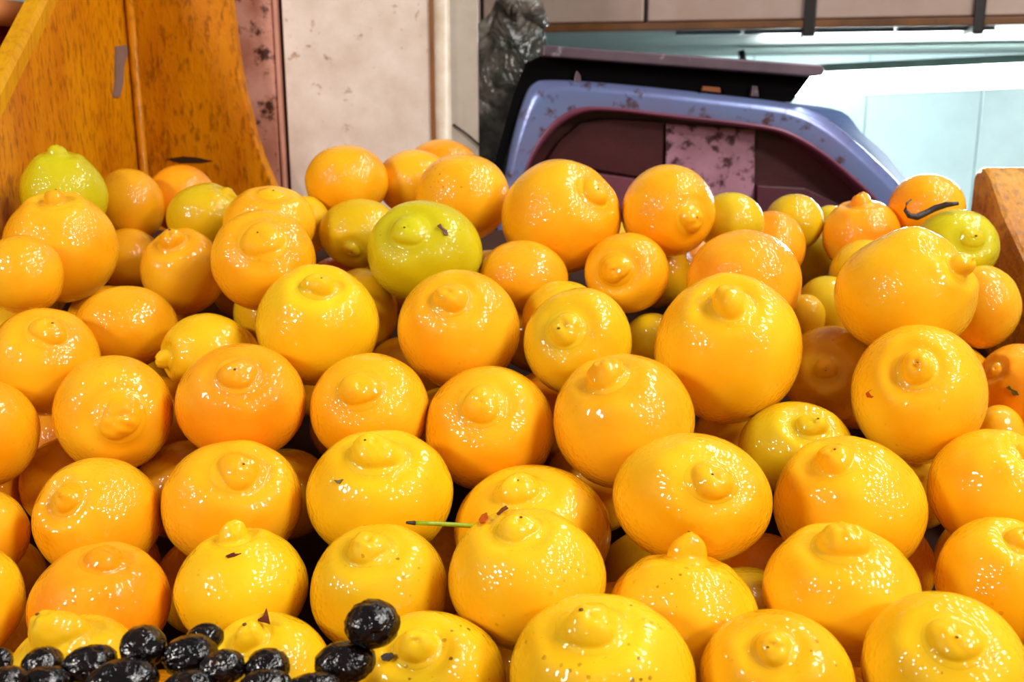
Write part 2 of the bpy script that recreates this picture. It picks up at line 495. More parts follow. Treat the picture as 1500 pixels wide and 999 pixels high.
M_BLUE = blotched('blue_violet_enamel', (122, 146, 200), (132, 126, 178), (96, 70, 76), 9, 44, 0.5, 0.7, 0.27, 0.55, 0.35)
M_BLUES = blotched('blue_shell_enamel', (52, 84, 138), (44, 70, 120), (30, 40, 60), 16, 50, 0.5, 0.7, 0.6, 0.66, 0.0)
M_MAROON = blotched('maroon_enamel', (76, 20, 30), (56, 12, 20), (30, 10, 14), 18, 70, 0.5, 0.7, 0.4, 0.64, 0.0)
M_LIPM = simple('maroon_violet_lip', (124, 62, 86), 0.35, 0.1)
M_PLATE = blotched('worn_pink_plate', (186, 134, 156), (160, 108, 128), (74, 34, 40), 30, 80, 0.5, 0.66, 0.45, 0.50)
M_BLACK = simple('black_paint', (5, 4, 6), 0.8)
M_BLACK.node_tree.nodes['Principled BSDF'].inputs['Specular IOR Level'].default_value = 0.1
M_PAN = blotched('worn_steel_edge', (122, 104, 116), (90, 74, 86), (170, 160, 170), 18, 50, 0.5, 0.7, 0.35, 0.62, 0.4)
scale = empty('weighing_scale', at_y(1030, 330, YS))
scale.location.z = ZC
tag(scale, 'blue and maroon enamel counter weighing scale with black weighing plate behind the lemons', 'scale')
def sc(o): return adopt(o, scale)
def curve(pts, n):
    """Catmull-Rom through pixel points, n samples"""
    P = [np.array(p, float) for p in pts]
    P = [2 * P[0] - P[1]] + P + [2 * P[-1] - P[-2]]
    seg = len(P) - 3
    out = []
    for i in range(n):
        u = i / (n - 1) * seg; k = min(int(u), seg - 1); t = u - k
        a, b, c, d = P[k:k + 4]
        out.append(0.5 * (2 * b + (c - a) * t + (2 * a - 5 * b + 4 * c - d) * t * t + (3 * b - a - 3 * c + d) * t ** 3))
    return out
NS = 72
outer = curve([(716, 420), (728, 340), (740, 255), (754, 188), (770, 138), (782, 122), (800, 117), (860, 119), (960, 128), (1060, 139), (1150, 150), (1192, 163), (1232, 188), (1275, 226), (1312, 262), (1345, 300), (1390, 360), (1425, 420)], NS)
inner = curve([(745, 420), (756, 340), (766, 275), (782, 232), (806, 198), (834, 175), (866, 164), (910, 165), (960, 171), (1030, 179), (1090, 186), (1136, 194), (1172, 210), (1206, 232), (1240, 260), (1272, 290), (1310, 345), (1345, 420)], NS)
O3 = [at_y(p[0], p[1], YS) for p in outer]; I3 = [at_y(p[0], p[1], YS) for p in inner]
# front rim
V, Fc = [], []
secs = [(0.0, 0.012), (0.0, 0.002), (0.05, -0.002), (0.30, -0.0055), (0.40, -0.0060), (0.84, -0.004)]
for o3, i3 in zip(O3, I3):
    for f, dy in secs: V.append(o3.lerp(i3, f) + Vector((0, dy, 0)))
ns = len(secs)
for i in range(NS - 1):
    for k in range(ns - 1): Fc.append((i * ns + k, (i + 1) * ns + k, (i + 1) * ns + k + 1, i * ns + k + 1))
sc(link_mesh('front_rim', V, Fc, M_BLUE))
V, Fc = [], []
secs = [(0.84, -0.004), (0.90, -0.006), (0.97, -0.004), (1.0, 0.002), (1.0, 0.034)]
for o3, i3 in zip(O3, I3):
    for f, dy in secs: V.append(o3.lerp(i3, f) + Vector((0, dy, 0)))
ns = len(secs)
for i in range(NS - 1):
    for k in range(ns - 1): Fc.append((i * ns + k, (i + 1) * ns + k, (i + 1) * ns + k + 1, i * ns + k + 1))
sc(link_mesh('rim_lip', V, Fc, M_LIPM))
# shell behind, flaring out towards its rear on the sloping side
V, Fc = [], []
back_d = 0.15
rear = curve([(716, 420), (728, 340), (740, 255), (754, 188), (770, 138), (782, 122), (800, 117), (860, 119), (960, 128), (1060, 139), (1155, 150), (1232, 163), (1262, 194), (1296, 224), (1332, 268), (1362, 300), (1405, 360), (1440, 420)], NS)
midd = [at_y(p[0], p[1], YS + 0.05) for p in rear]
for o3, m3 in zip(O3, midd):
    V += [o3 + Vector((0, 0.012, 0)), m3, m3 + Vector((0.0, back_d - 0.05, -0.012))]
for i in range(NS - 1):
    for k in range(2): Fc.append((i * 3 + k, (i + 1) * 3 + k, (i + 1) * 3 + k + 1, i * 3 + k + 1))
c0 = len(V)
V.append(Vector((0.2, YS + back_d, 1.2)))
for i in range(NS - 1): Fc.append((i * 3 + 2, (i + 1) * 3 + 2, c0))
sc(link_mesh('shell', V, Fc, M_BLUES))
# recessed face
bm = bmesh.new()
bm.faces.new([bm.verts.new(p + Vector((0, 0.034, 0))) for p in I3])
sc(from_bm('recessed_face', bm, M_MAROON))
def sq(name, pts, dy, th, mat, bev=0.0008):
    return sc(prism(name, [at_y(x, y, YS + dy) for x, y in pts], (0, th, 0), mat, None, bev))
sq('dial_plate', [(976, 181), (1106, 190), (1104, 420), (974, 420)], 0.028, 0.006, M_PLATE)
sq('upper_panel', [(800, 236), (820, 206), (850, 180), (880, 174), (972, 178), (970, 262), (930, 258), (860, 246)], 0.024, 0.010, M_MAROON)
sq('lower_ledge', [(770, 300), (800, 262), (860, 252), (930, 262), (970, 268), (968, 420), (750, 420)], 0.018, 0.016, simple('faded_maroon', (120, 62, 76), 0.4))
sq('lower_ledge', [(1110, 272), (1180, 276), (1230, 300), (1260, 420), (1108, 420)], 0.020, 0.014, simple('deep_maroon', (92, 40, 56), 0.4))
# base to the counter
xa, xb = at_y(740, 400, YS).x, at_y(1370, 400, YS).x
sc(box('base', (xa, YS + 0.005, ZC), (xb, YS + back_d, 1.19), M_BLACK, None, 0.004))
for fx in (xa + 0.03, xb - 0.03):
    pass
# weighing plate and its black under-frame
pl = [at_y(796, 66, YS - 0.02), at_y(1204, 95, YS - 0.02), at_y(1209, 101, YS - 0.02), at_y(1205, 111, YS - 0.02), at_y(1190, 112, YS - 0.02), at_y(795, 82, YS - 0.02)]
sc(prism('weighing_plate', pl, (0, 0.19, 0), M_PAN, None, 0.0015))
sq('under_frame', [(792, 82), (1188, 112), (1160, 150), (1000, 137), (790, 122), (765, 150), (738, 240), (722, 300), (706, 300), (728, 225), (752, 140), (770, 92)], 0.006, 0.12, M_BLACK)
sq('locating_pin', [(841, 121), (852, 121), (850, 110), (845, 103), (842, 112)], -0.002, 0.008, M_PAN)
sq('locating_pin', [(1100, 141), (1112, 142), (1110, 126), (1103, 125)], -0.002, 0.008, M_PAN)
sq('rust_tab', [(1028, 133), (1056, 136), (1055, 128), (1030, 126)], -0.003, 0.008, simple('rusty_tab', (150, 86, 40), 0.6))

# ------------------------------------------------------------------ crumpled plastic bag
T = NT('clear_plastic')
v = T.coords('Object', (1, 1, 1), False)
T.set(Base__Color=T.ramp(T.noise(v, 22, 3.0), [(0.35, lin(52, 58, 52)), (0.55, lin(112, 100, 90)), (0.7, lin(176, 170, 160))]), Roughness=0.18, Alpha=0.86,
      Normal=T.bump(T.n('TexNoise', Vector=v, Scale=26.0, Detail=3.0, Distortion=1.5).outputs['Fac'], 0.8, 0.02))
M_BAG = T.m
rng = np.random.default_rng(5)
def crumple(d, freq, k, amp):
    s = np.zeros(len(d))
    for _ in range(k):
        q = rng.normal(size=3); q /= np.linalg.norm(q)
        s += np.abs(np.sin(d @ q * freq * rng.uniform(.6, 1.5) + rng.uniform(0, 6))) - 0.6
    return s * amp
def sphere_dirs(nt, nph):
    th = np.linspace(0, math.pi, nt)[1:-1]
    ph = np.arange(nph) * 2 * math.pi / nph
    t, p = np.meshgrid(th, ph, indexing='ij')
    d = np.stack([np.sin(t) * np.cos(p), np.sin(t) * np.sin(p), np.cos(t)], -1).reshape(-1, 3)
    d = np.vstack([[0, 0, 1], d, [0, 0, -1]])
    f = []
    n = len(th)
    for k in range(nph): f.append((0, 1 + k, 1 + (k + 1) % nph))
    for i in range(n - 1):
        a = 1 + i * nph
        for k in range(nph): f.append((a + k, a + nph + k, a + nph + (k + 1) % nph, a + (k + 1) % nph))
    a = 1 + (n - 1) * nph; e = len(d) - 1
    for k in range(nph): f.append((a + k, e, a + (k + 1) % nph))
    return d, f
d, f = sphere_dirs(40, 56)
r = 1 + crumple(d, 4.5, 7, 0.045)
bc = at_y(731, 110, 1.215); bc.z = 1.08
top = np.clip(d[:, 2], 0, 1)
pts = d * r[:, None] * np.array([0.056, 0.022, 0.190])
pts[:, 2] -= pts[:, 2].min() - 0.001
pts[:, 0] += 0.020 * top ** 1.5
bag = link_mesh('bag_film', pts, f, M_BAG)
bagroot = empty('plastic_bag', bc)
bag.parent = bagroot
tag(bagroot, 'crumpled clear plastic bag between the white partition and the scale', 'bag')
nk = [Vector((0.010, 0, 0.372)), Vector((0.024, 0, 0.386)), Vector((0.040, 0, 0.374)), Vector((0.054, 0, 0.356))]
tube('bag_knot', nk, [0.020, 0.013, 0.016, 0.006], M_BAG, bagroot, 14)
box('counter_stub', (0, 0, 0), (0.1, 0.1, 0.1), M_DARKWOOD) if False else None

# ------------------------------------------------------------------ the lemons
COL = {'Y': (255, 187, 1), 'y': (251, 195, 2), 'O': (255, 177, 1), 'D': (255, 162, 0), 'B': (240, 168, 2),
       'G': (220, 182, 2), 'L': (208, 192, 2), 'K': (226, 166, 4), 'A': (238, 186, 3)}
# cx, cy, rx, ry, tip (x, y, radius, height) or None, colour, specks, push (m), label
LEM = [
 # lowest visible row
 (1383, 985, 129, 123, (1392, 932, 44, .10), 'y', .5, 0, 'big yellow lemon with a flat ringed tip and a line of brown specks'),
 (1138, 998, 116, 110, (1130, 948, 32, .14), 'Y', .7, 0, 'golden lemon with peppery specks and a small round tip in a crease'),
 (882, 993, 138, 126, (864, 915, 48, .18), 'y', .8, 0, 'broad yellow lemon with a bulky knobbed tip and dark specks around it'),
 (632, 995, 112, 105, (611, 945, 33, .20), 'y', 1.0, 0, 'heavily speckled yellow lemon whose round tip almost touches a black olive'),
 (392, 985, 97, 92, (367, 928, 28, .26), 'y', 1.0, 0, 'speckled yellow lemon behind black olives with a dark flake by its tip'),
 (110, 988, 108, 90, (92, 920, 44, .36), 'A', .5, 0, 'dull yellow lemon with a tall thick tip rising behind black olives'),
 # second row
 (-45, 880, 86, 88, None, 'Y', .1, 0, 'golden lemon beside the deep orange lemon above the olives, cut by the frame'),
 (149, 885, 108, 93, (160, 815, 33, .14), 'D', .25, 0, 'deep orange lemon with a broad low tip above the black olives'),
 (354, 862, 101, 90, (347, 781, 23, .26), 'y', .5, 0, 'yellow lemon with a narrow upright tip and a brown fleck below it'),
 (555, 862, 103, 97, (541, 796, 36, .15), 'A', .6, 0, 'mustard lemon with rough russet skin behind the topmost olive'),
 (771, 848, 117, 106, (757, 768, 34, .13), 'Y', .35, 0, 'golden lemon with red flakes by its tip, pressing on the green stem'),
 (1000, 903, 112, 98, (1002, 808, 31, .36), 'Y', .6, 0, 'squat golden lemon with a pointed cone tip and fine specks'),
 (1231, 872, 120, 107, (1226, 793, 40, .22), 'Y', .2, 0, 'golden lemon with a blunt conical tip and wrinkled shoulder'),
 (1466, 852, 101, 97, (1490, 782, 27, .14), 'Y', .25, 0, 'golden lemon with puckered shoulder next to the big ringed-tip lemon'),
 # third row
 (-40, 785, 89, 74, None, 'O', .1, 0, 'orange lemon beside the lemon with the greenish side tip'),
 (145, 758, 97, 91, (97, 722, 26, .13), 'O', .15, 0, 'orange-yellow lemon with a greenish tip turned to one side'),
 (341, 737, 105, 93, (354, 686, 38, .15), 'O', .15, 0, 'golden orange lemon with a wide flat tip, above the narrow-tipped yellow lemon'),
 (557, 725, 110, 97, (552, 662, 38, .20), 'y', .2, 0, 'plump yellow lemon with a stepped tip, above the green stem'),
 (782, 780, 117, 102, (760, 716, 34, .16), 'Y', .3, 0, 'golden lemon half hidden behind the lemon with red flakes'),
 (1013, 728, 119, 97, (1042, 702, 34, .12), 'Y', .25, 0, 'golden lemon with a scarred oval tip above the cone-tipped lemon'),
 (1242, 742, 116, 105, (1216, 672, 34, .15), 'Y', .15, 0, 'smooth golden lemon with a low oval tip, above the blunt cone-tipped lemon'),
 (1455, 718, 101, 91, (1503, 655, 26, .12), 'Y', .15, 0, 'golden lemon with a broad wet gleam on its shoulder'),
 # fourth row
 (-35, 637, 98, 83, None, 'O', .1, 0, 'golden orange lemon beside the lemon with a wide blocky tip'),
 (167, 606, 91, 87, (176, 614, 37, .13), 'O', .15, 0, 'orange lemon whose wide blocky tip sits in a deep ring'),
 (355, 588, 98, 87, (352, 546, 31, .13), 'D', .12, 0, 'orange lemon with a round tip marked by one dark dot'),
 (541, 600, 89, 83, (527, 568, 33, .13), 'O', .15, 0, 'golden lemon with a big oval tip, behind the plump yellow lemon'),
 (718, 628, 97, 94, (705, 592, 33, .12), 'O', .2, 0, 'golden lemon with dotted tip and a puckered top edge'),
 (913, 617, 106, 101, (884, 549, 32, .22), 'O', .15, 0, 'golden lemon with a stubby tip leaning to one side'),
 (1165, 658, 86, 70, (1186, 620, 24, .20), 'G', .1, .004, 'shaded olive-yellow lemon with a thumb-like tip wedged between golden lemons'),
 (1345, 577, 103, 104, (1339, 538, 30, .14), 'Y', .25, -.004, 'round golden lemon with a small red bruise on its skin'),
 (1495, 572, 72, 70, (1452, 545, 14, .05), 'D', .3, .012, 'orange lemon with a dark flake and a dimple, behind the bruised lemon'),
 (1462, 640, 42, 48, None, 'O', .1, .016, 'small bit of orange lemon showing under the dimpled orange lemon'),
 # fifth row
 (65, 530, 88, 80, (76, 482, 31, .13), 'O', .2, 0, 'golden lemon with a round dark-dotted tip below the smooth orange lemons'),
 (185, 480, 79, 62, None, 'B', .15, .010, 'smooth deep amber lemon lying on its side with one brown mark'),
 (303, 517, 68, 59, (240, 520, 18, .24), 'A', .1, -.006, 'pale yellow lemon with its small tip pointing sideways'),
 (465, 475, 95, 90, (470, 413, 28, .18), 'y', .1, 0, 'bright yellow-gold lemon with a creased hood round its tip'),
 (531, 455, 54, 62, None, 'A', .1, .010, 'yellow lemon hidden behind the bright hooded-tip lemon'),
 (672, 482, 91, 88, (661, 436, 28, .16), 'O', .1, 0, 'golden orange lemon with neat round tip, in front of the speckled green lemon'),
 (846, 502, 84, 82, (826, 481, 29, .15), 'A', .1, 0, 'yellow lemon with a hooked round tip, beside a neat round-tipped lemon'),
 (826, 468, 62, 58, None, 'A', .1, .012, 'yellow lemon peeking out behind the hooked-tip lemon'),
 (955, 505, 45, 47, None, 'G', .1, .02, 'dull olive lemon in the gap beside the largest golden lemon'),
 (1066, 512, 110, 110, (1065, 441, 33, .20), 'Y', .12, -.006, 'largest golden lemon perched high with a ringed tip'),
 (1215, 548, 72, 72, (1208, 540, 20, .03), 'K', .3, .006, 'dark amber rough lemon in shade between two large golden lemons'),
 (1323, 432, 113, 95, (1404, 382, 24, .20), 'Y', .12, -.004, 'huge golden lemon with humped top and a knob on its side'),
 (1437, 450, 60, 62, None, 'O', .15, .006, 'orange-gold lemon squeezed between the huge humped lemon and the brown board'),
 # sixth row
 (34, 402, 62, 60, None, 'O', .1, -.03, 'smooth orange lemon under the orange lemon with an upright knob'),
 (90, 362, 87, 82, (87, 288, 21, .18), 'O', .1, 0, 'orange lemon with a small upright knob in front of the lime-green lemon'),
 (190, 380, 50, 46, None, 'B', .1, .014, 'amber lemon lodged below the mottled yellow lemon by the orange board'),
 (270, 398, 64, 63, (254, 349, 22, .26), 'B', .1, .004, 'small amber lemon with a chunky square tip'),
 (388, 382, 79, 76, (385, 347, 36, .08), 'O', .25, 0, 'orange lemon with a rough pitted skin and a sunken ring tip'),
 (190, 300, 53, 55, None, 'B', .2, .006, 'mottled amber-yellow lemon leaning beside the lime-green lemon'),
 (93, 286, 71, 65, (90, 215, 17, .14), 'L', .1, 0, 'lime-green lemon with a little peaked tip against the orange board'),
 (267, 292, 54, 52, None, 'D', .1, .006, 'smooth deep orange lemon against the foot of the orange back board'),
 (305, 320, 62, 53, (345, 277, 18, .10), 'G', .1, .004, 'greenish yellow lemon in front of the smooth deep orange lemon'),
 (395, 327, 70, 55, (400, 278, 20, .05), 'O', .1, .006, 'orange-yellow lemon just behind the pitted ring-tipped lemon'),
 (450, 330, 38, 44, None, 'A', .1, .012, 'yellow lemon showing a sliver at the foot of the white board'),
 (508, 266, 62, 55, None, 'O', .1, .004, 'smooth orange lemon standing alone against the white board'),
 (527, 342, 60, 52, (514, 366, 14, .14), 'G', .1, .004, 'olive-yellow lemon with its tip pointing down beside the speckled green lemon'),
 (622, 370, 87, 77, (597, 335, 31, .10), 'L', .25, 0, 'big green lemon with a flat oval tip and two black marks'),
 (608, 268, 57, 50, None, 'O', .1, .004, 'orange lemon tucked behind the russet-bruised lemon'),
 (648, 250, 56, 48, None, 'D', .1, .012, 'darker orange lemon rearmost below the cream moulding'),
 (678, 290, 70, 66, None, 'O', .8, 0, 'orange lemon with russet bruises at the edge of the white partition'),
 (821, 320, 91, 84, (873, 278, 28, .13), 'O', .12, 0, 'large golden lemon with a thick side knob in front of the scale'),
 (978, 309, 70, 70, (1015, 320, 23, .14), 'O', .1, 0, 'orange lemon with a turned-down tip in front of the scale'),
 (766, 408, 67, 57, None, 'B', .12, .004, 'smooth amber lemon with no tip showing below the thick-knobbed lemon'),
 (918, 400, 64, 60, (899, 395, 26, .14), 'O', .15, 0, 'small golden lemon with a wide tip, below the turned-down-tip lemon'),
 (1070, 326, 50, 45, None, 'G', .1, .006, 'olive-yellow lemon half behind the turned-down-tip lemon'),
 (1090, 414, 87, 80, None, 'D', .12, 0, 'glossy deep orange lemon behind the largest golden lemon'),
 (1128, 362, 52, 55, None, 'D', .2, .010, 'orange lemon edge behind the glossy deep orange lemon'),
 (1176, 375, 46, 47, None, 'G', .15, .010, 'olive-gold lemon with one dark dot beside the peaked orange lemon'),
 (1163, 326, 45, 43, None, 'G', .15, .010, 'olive lemon at the rear under the scale dial plate'),
 (1215, 328, 30, 28, None, 'G', .1, .018, 'tiny glimpse of green lemon behind the peaked orange lemon'),
 (1262, 345, 60, 55, (1257, 292, 19, .22), 'D', .1, .002, 'peaked orange lemon with a short nub in front of the scale'),
 (1357, 305, 59, 51, None, 'O', .1, .006, 'smooth orange lemon behind the black twig'),
 (1400, 360, 66, 54, (1424, 347, 21, .06), 'L', .1, 0, 'green-yellow lemon with a square flat tip under the black twig'),
 (1265, 402, 52, 52, None, 'A', .1, .010, 'yellow lemon mostly hidden behind the huge humped lemon'),
 (1212, 452, 48, 48, None, 'G', .1, .010, 'greenish lemon in the hollow beside the huge humped lemon'),
 (1180, 466, 30, 36, None, 'A', .1, .014, 'yellow lemon sliver between glossy deep orange and huge humped lemons'),
]
OLI = [  # cx, cy, rx, ry, label
 (545, 914, 40, 36, 'single black olive resting high among the lemons'),
 (506, 971, 45, 33, 'wrinkled black olive leaning below the highest olive'),
 (209, 949, 34, 33, 'glossy black olive standing against the deep orange lemon'),
 (300, 935, 28, 22, 'black olive behind the brown-rimmed olive beside the speckled lemon'),
 (279, 962, 41, 33, 'brown-rimmed black olive in the middle of the olive cluster'),
 (132, 975, 42, 31, 'smooth rounded black olive below the thick-tipped dull yellow lemon'),
 (62, 976, 33, 29, 'rough-topped black olive below the thick-tipped dull yellow lemon'),
 (326, 978, 34, 28, 'black olive wedged between the brown-rimmed and the shiny round olive'),
 (391, 979, 33, 30, 'shiny round black olive at the foot of the dark-flaked lemon'),
 (178, 1001, 56, 36, 'large wrinkled black olive with brown edge at the cluster front'),
 (62, 1008, 44, 34, 'wrinkled black olive with brown edge under the rough-topped olive'),
 (2, 968, 18, 20, 'small black olive at the end of the olive cluster'),
 (8, 1000, 34, 24, 'black olive with bluish gleam under the small end olive'),
 (388, 1004, 38, 24, 'black olive with brown rim under the shiny round olive'),
 (458, 1008, 40, 22, 'black olive with flat top under the leaning wrinkled olive'),
 (275, 1008, 40, 26, 'black olive in shadow beneath the brown-rimmed olive'),
]
def plane_depth(cy):
    # heap surface: a straight slope from 0.40 m (row 990) to 0.685 m (row 300)
    y0, d0, y1, d1 = 990.0, 0.40, 300.0, 0.685
    def yz(py, d): b = (H / 2 - py) / F * d; return b * ST + d * CT, b * CT - d * ST
    (ya, za), (yb, zb_) = yz(y0, d0), yz(y1, d1)
    m = (zb_ - za) / (yb - ya)
    b = (H / 2 - cy) / F
    ry_, rz_ = b * ST + CT, b * CT - ST
    return (za - m * ya) / (rz_ - m * ry_), m
items = []
for L in LEM:
    cx, cy, rx, ry = L[:4]
    d0, slope = plane_depth(cy)
    big = max(rx, ry) if min(rx, ry) > 45 else 62
    dsz = F * 0.0345 / big
    d = d0 * 0.86 + dsz * 0.14 + L[7] * 1.5
    items.append([cx, cy, rx, ry, d])
for cx, cy, rx, ry, lab in OLI:
    items.append([cx, cy, rx, ry, 0.345 if cy < 985 else 0.332])
A_ = np.array(items)
nL, nI = len(LEM), len(items)
rays = np.stack([(A_[:, 0] - W / 2) / F, (H / 2 - A_[:, 1]) / F, np.ones(nI)], 1)
cosx, cosy = 1 / np.sqrt(1 + rays[:, 0] ** 2), 1 / np.sqrt(1 + rays[:, 1] ** 2)
kx, ky = A_[:, 2] / F * cosx, A_[:, 3] / F * cosy
big = np.maximum(kx, ky)
kz = np.where(np.arange(nI) < nL, np.maximum(0.92 * big, np.minimum(kx, ky)), np.minimum(kx, ky))
K3 = np.stack([kx, ky, kz], 1)
t0 = A_[:, 4].copy(); t = t0.copy()
iu, ju = np.triu_indices(nI, 1)
first = np.where(t0[iu] < t0[ju], iu, ju); second = np.where(t0[iu] < t0[ju], ju, iu)
for it in range(400):
    p = rays * t[:, None]; r = K3 * t[:, None]
    dl = p[second] - p[first]; rs = r[first] + r[second]
    q = dl / rs
    lim = 0.965
    qxy2 = q[:, 0] ** 2 + q[:, 1] ** 2
    need = np.sqrt(np.maximum(lim ** 2 - qxy2, 0)) * rs[:, 2]
    gap = np.maximum(need - dl[:, 2], 0) * (qxy2 < lim ** 2)
    mv = np.zeros(nI); cnt = np.zeros(nI)
    hit = gap > 1e-5
    np.add.at(mv, first[hit], -gap[hit] * 0.5); np.add.at(mv, second[hit], gap[hit] * 0.5)
    np.add.at(cnt, first[hit], 1); np.add.at(cnt, second[hit], 1)
    t = t + mv / np.maximum(cnt, 1) * 0.7
    if it < 330: t += (t0 - t) * 0.02
POS = [ORG + Vector((rays[i, 0], rays[i, 1] * ST + CT, rays[i, 1] * CT - ST)) * float(t[i]) for i in range(nI)]
RAD = K3 * t[:, None]
import os
if os.environ.get('LEMON_DEBUG'):
    for i in range(nI): print('ITEM', i, A_[i, :2], 'd0 %.3f d %.3f' % (t0[i], t[i]), 'r mm', np.round(RAD[i] * 1000, 1))

def ray_frame(i):
    """columns: right, up, towards the eye, for the line of sight to item i"""
    w = -(POS[i] - ORG).normalized()
    u = Vector((0, 0, 1)).cross(w).normalized()
    v_ = w.cross(u)
    return np.array([[u.x, v_.x, w.x], [u.y, v_.y, w.y], [u.z, v_.z, w.z]])

def axis_frame(a):
    a = a / np.linalg.norm(a)
    h = np.array([0, 1.0, 0]) if abs(a[1]) < 0.9 else np.array([1.0, 0, 0])
    x = np.cross(h, a); x /= np.linalg.norm(x); y = np.cross(a, x)
    return np.stack([x, y, a], 1)

def lump_fn(rg, k, freq):
    qs = [(rg.normal(size=3) * freq, rg.uniform(0, 6.28), rg.uniform(0.5, 1)) for _ in range(k)]
    return lambda d: sum(w * np.sin(d @ q + ph) for q, ph, w in qs) / k

def grid_faces(nt, nph, closed_end):
    f = [(0, 1 + k, 1 + (k + 1) % nph) for k in range(nph)]
    for i in range(nt - 1):
        a = 1 + i * nph
        f += [(a + k, a + nph + k, a + nph + (k + 1) % nph, a + (k + 1) % nph) for k in range(nph)]
    if closed_end:
        a = 1 + (nt - 1) * nph; e = 1 + nt * nph
        f += [(a + k, e, a + (k + 1) % nph) for k in range(nph)]
    return f
def polar(th, nph, end):
    ph = np.arange(nph) * 2 * math.pi / nph
    tt, pp = np.meshgrid(th, ph, indexing='ij')
    tt, pp = tt.ravel(), pp.ravel()
    tt = np.concatenate([[0.0], tt, [math.pi]]) if end else np.concatenate([[0.0], tt])
    pp = np.concatenate([[0.0], pp, [0.0]]) if end else np.concatenate([[0.0], pp])
    d = np.stack([np.sin(tt) * np.cos(pp), np.sin(tt) * np.sin(pp), np.cos(tt)], 1)
    return d, tt, pp

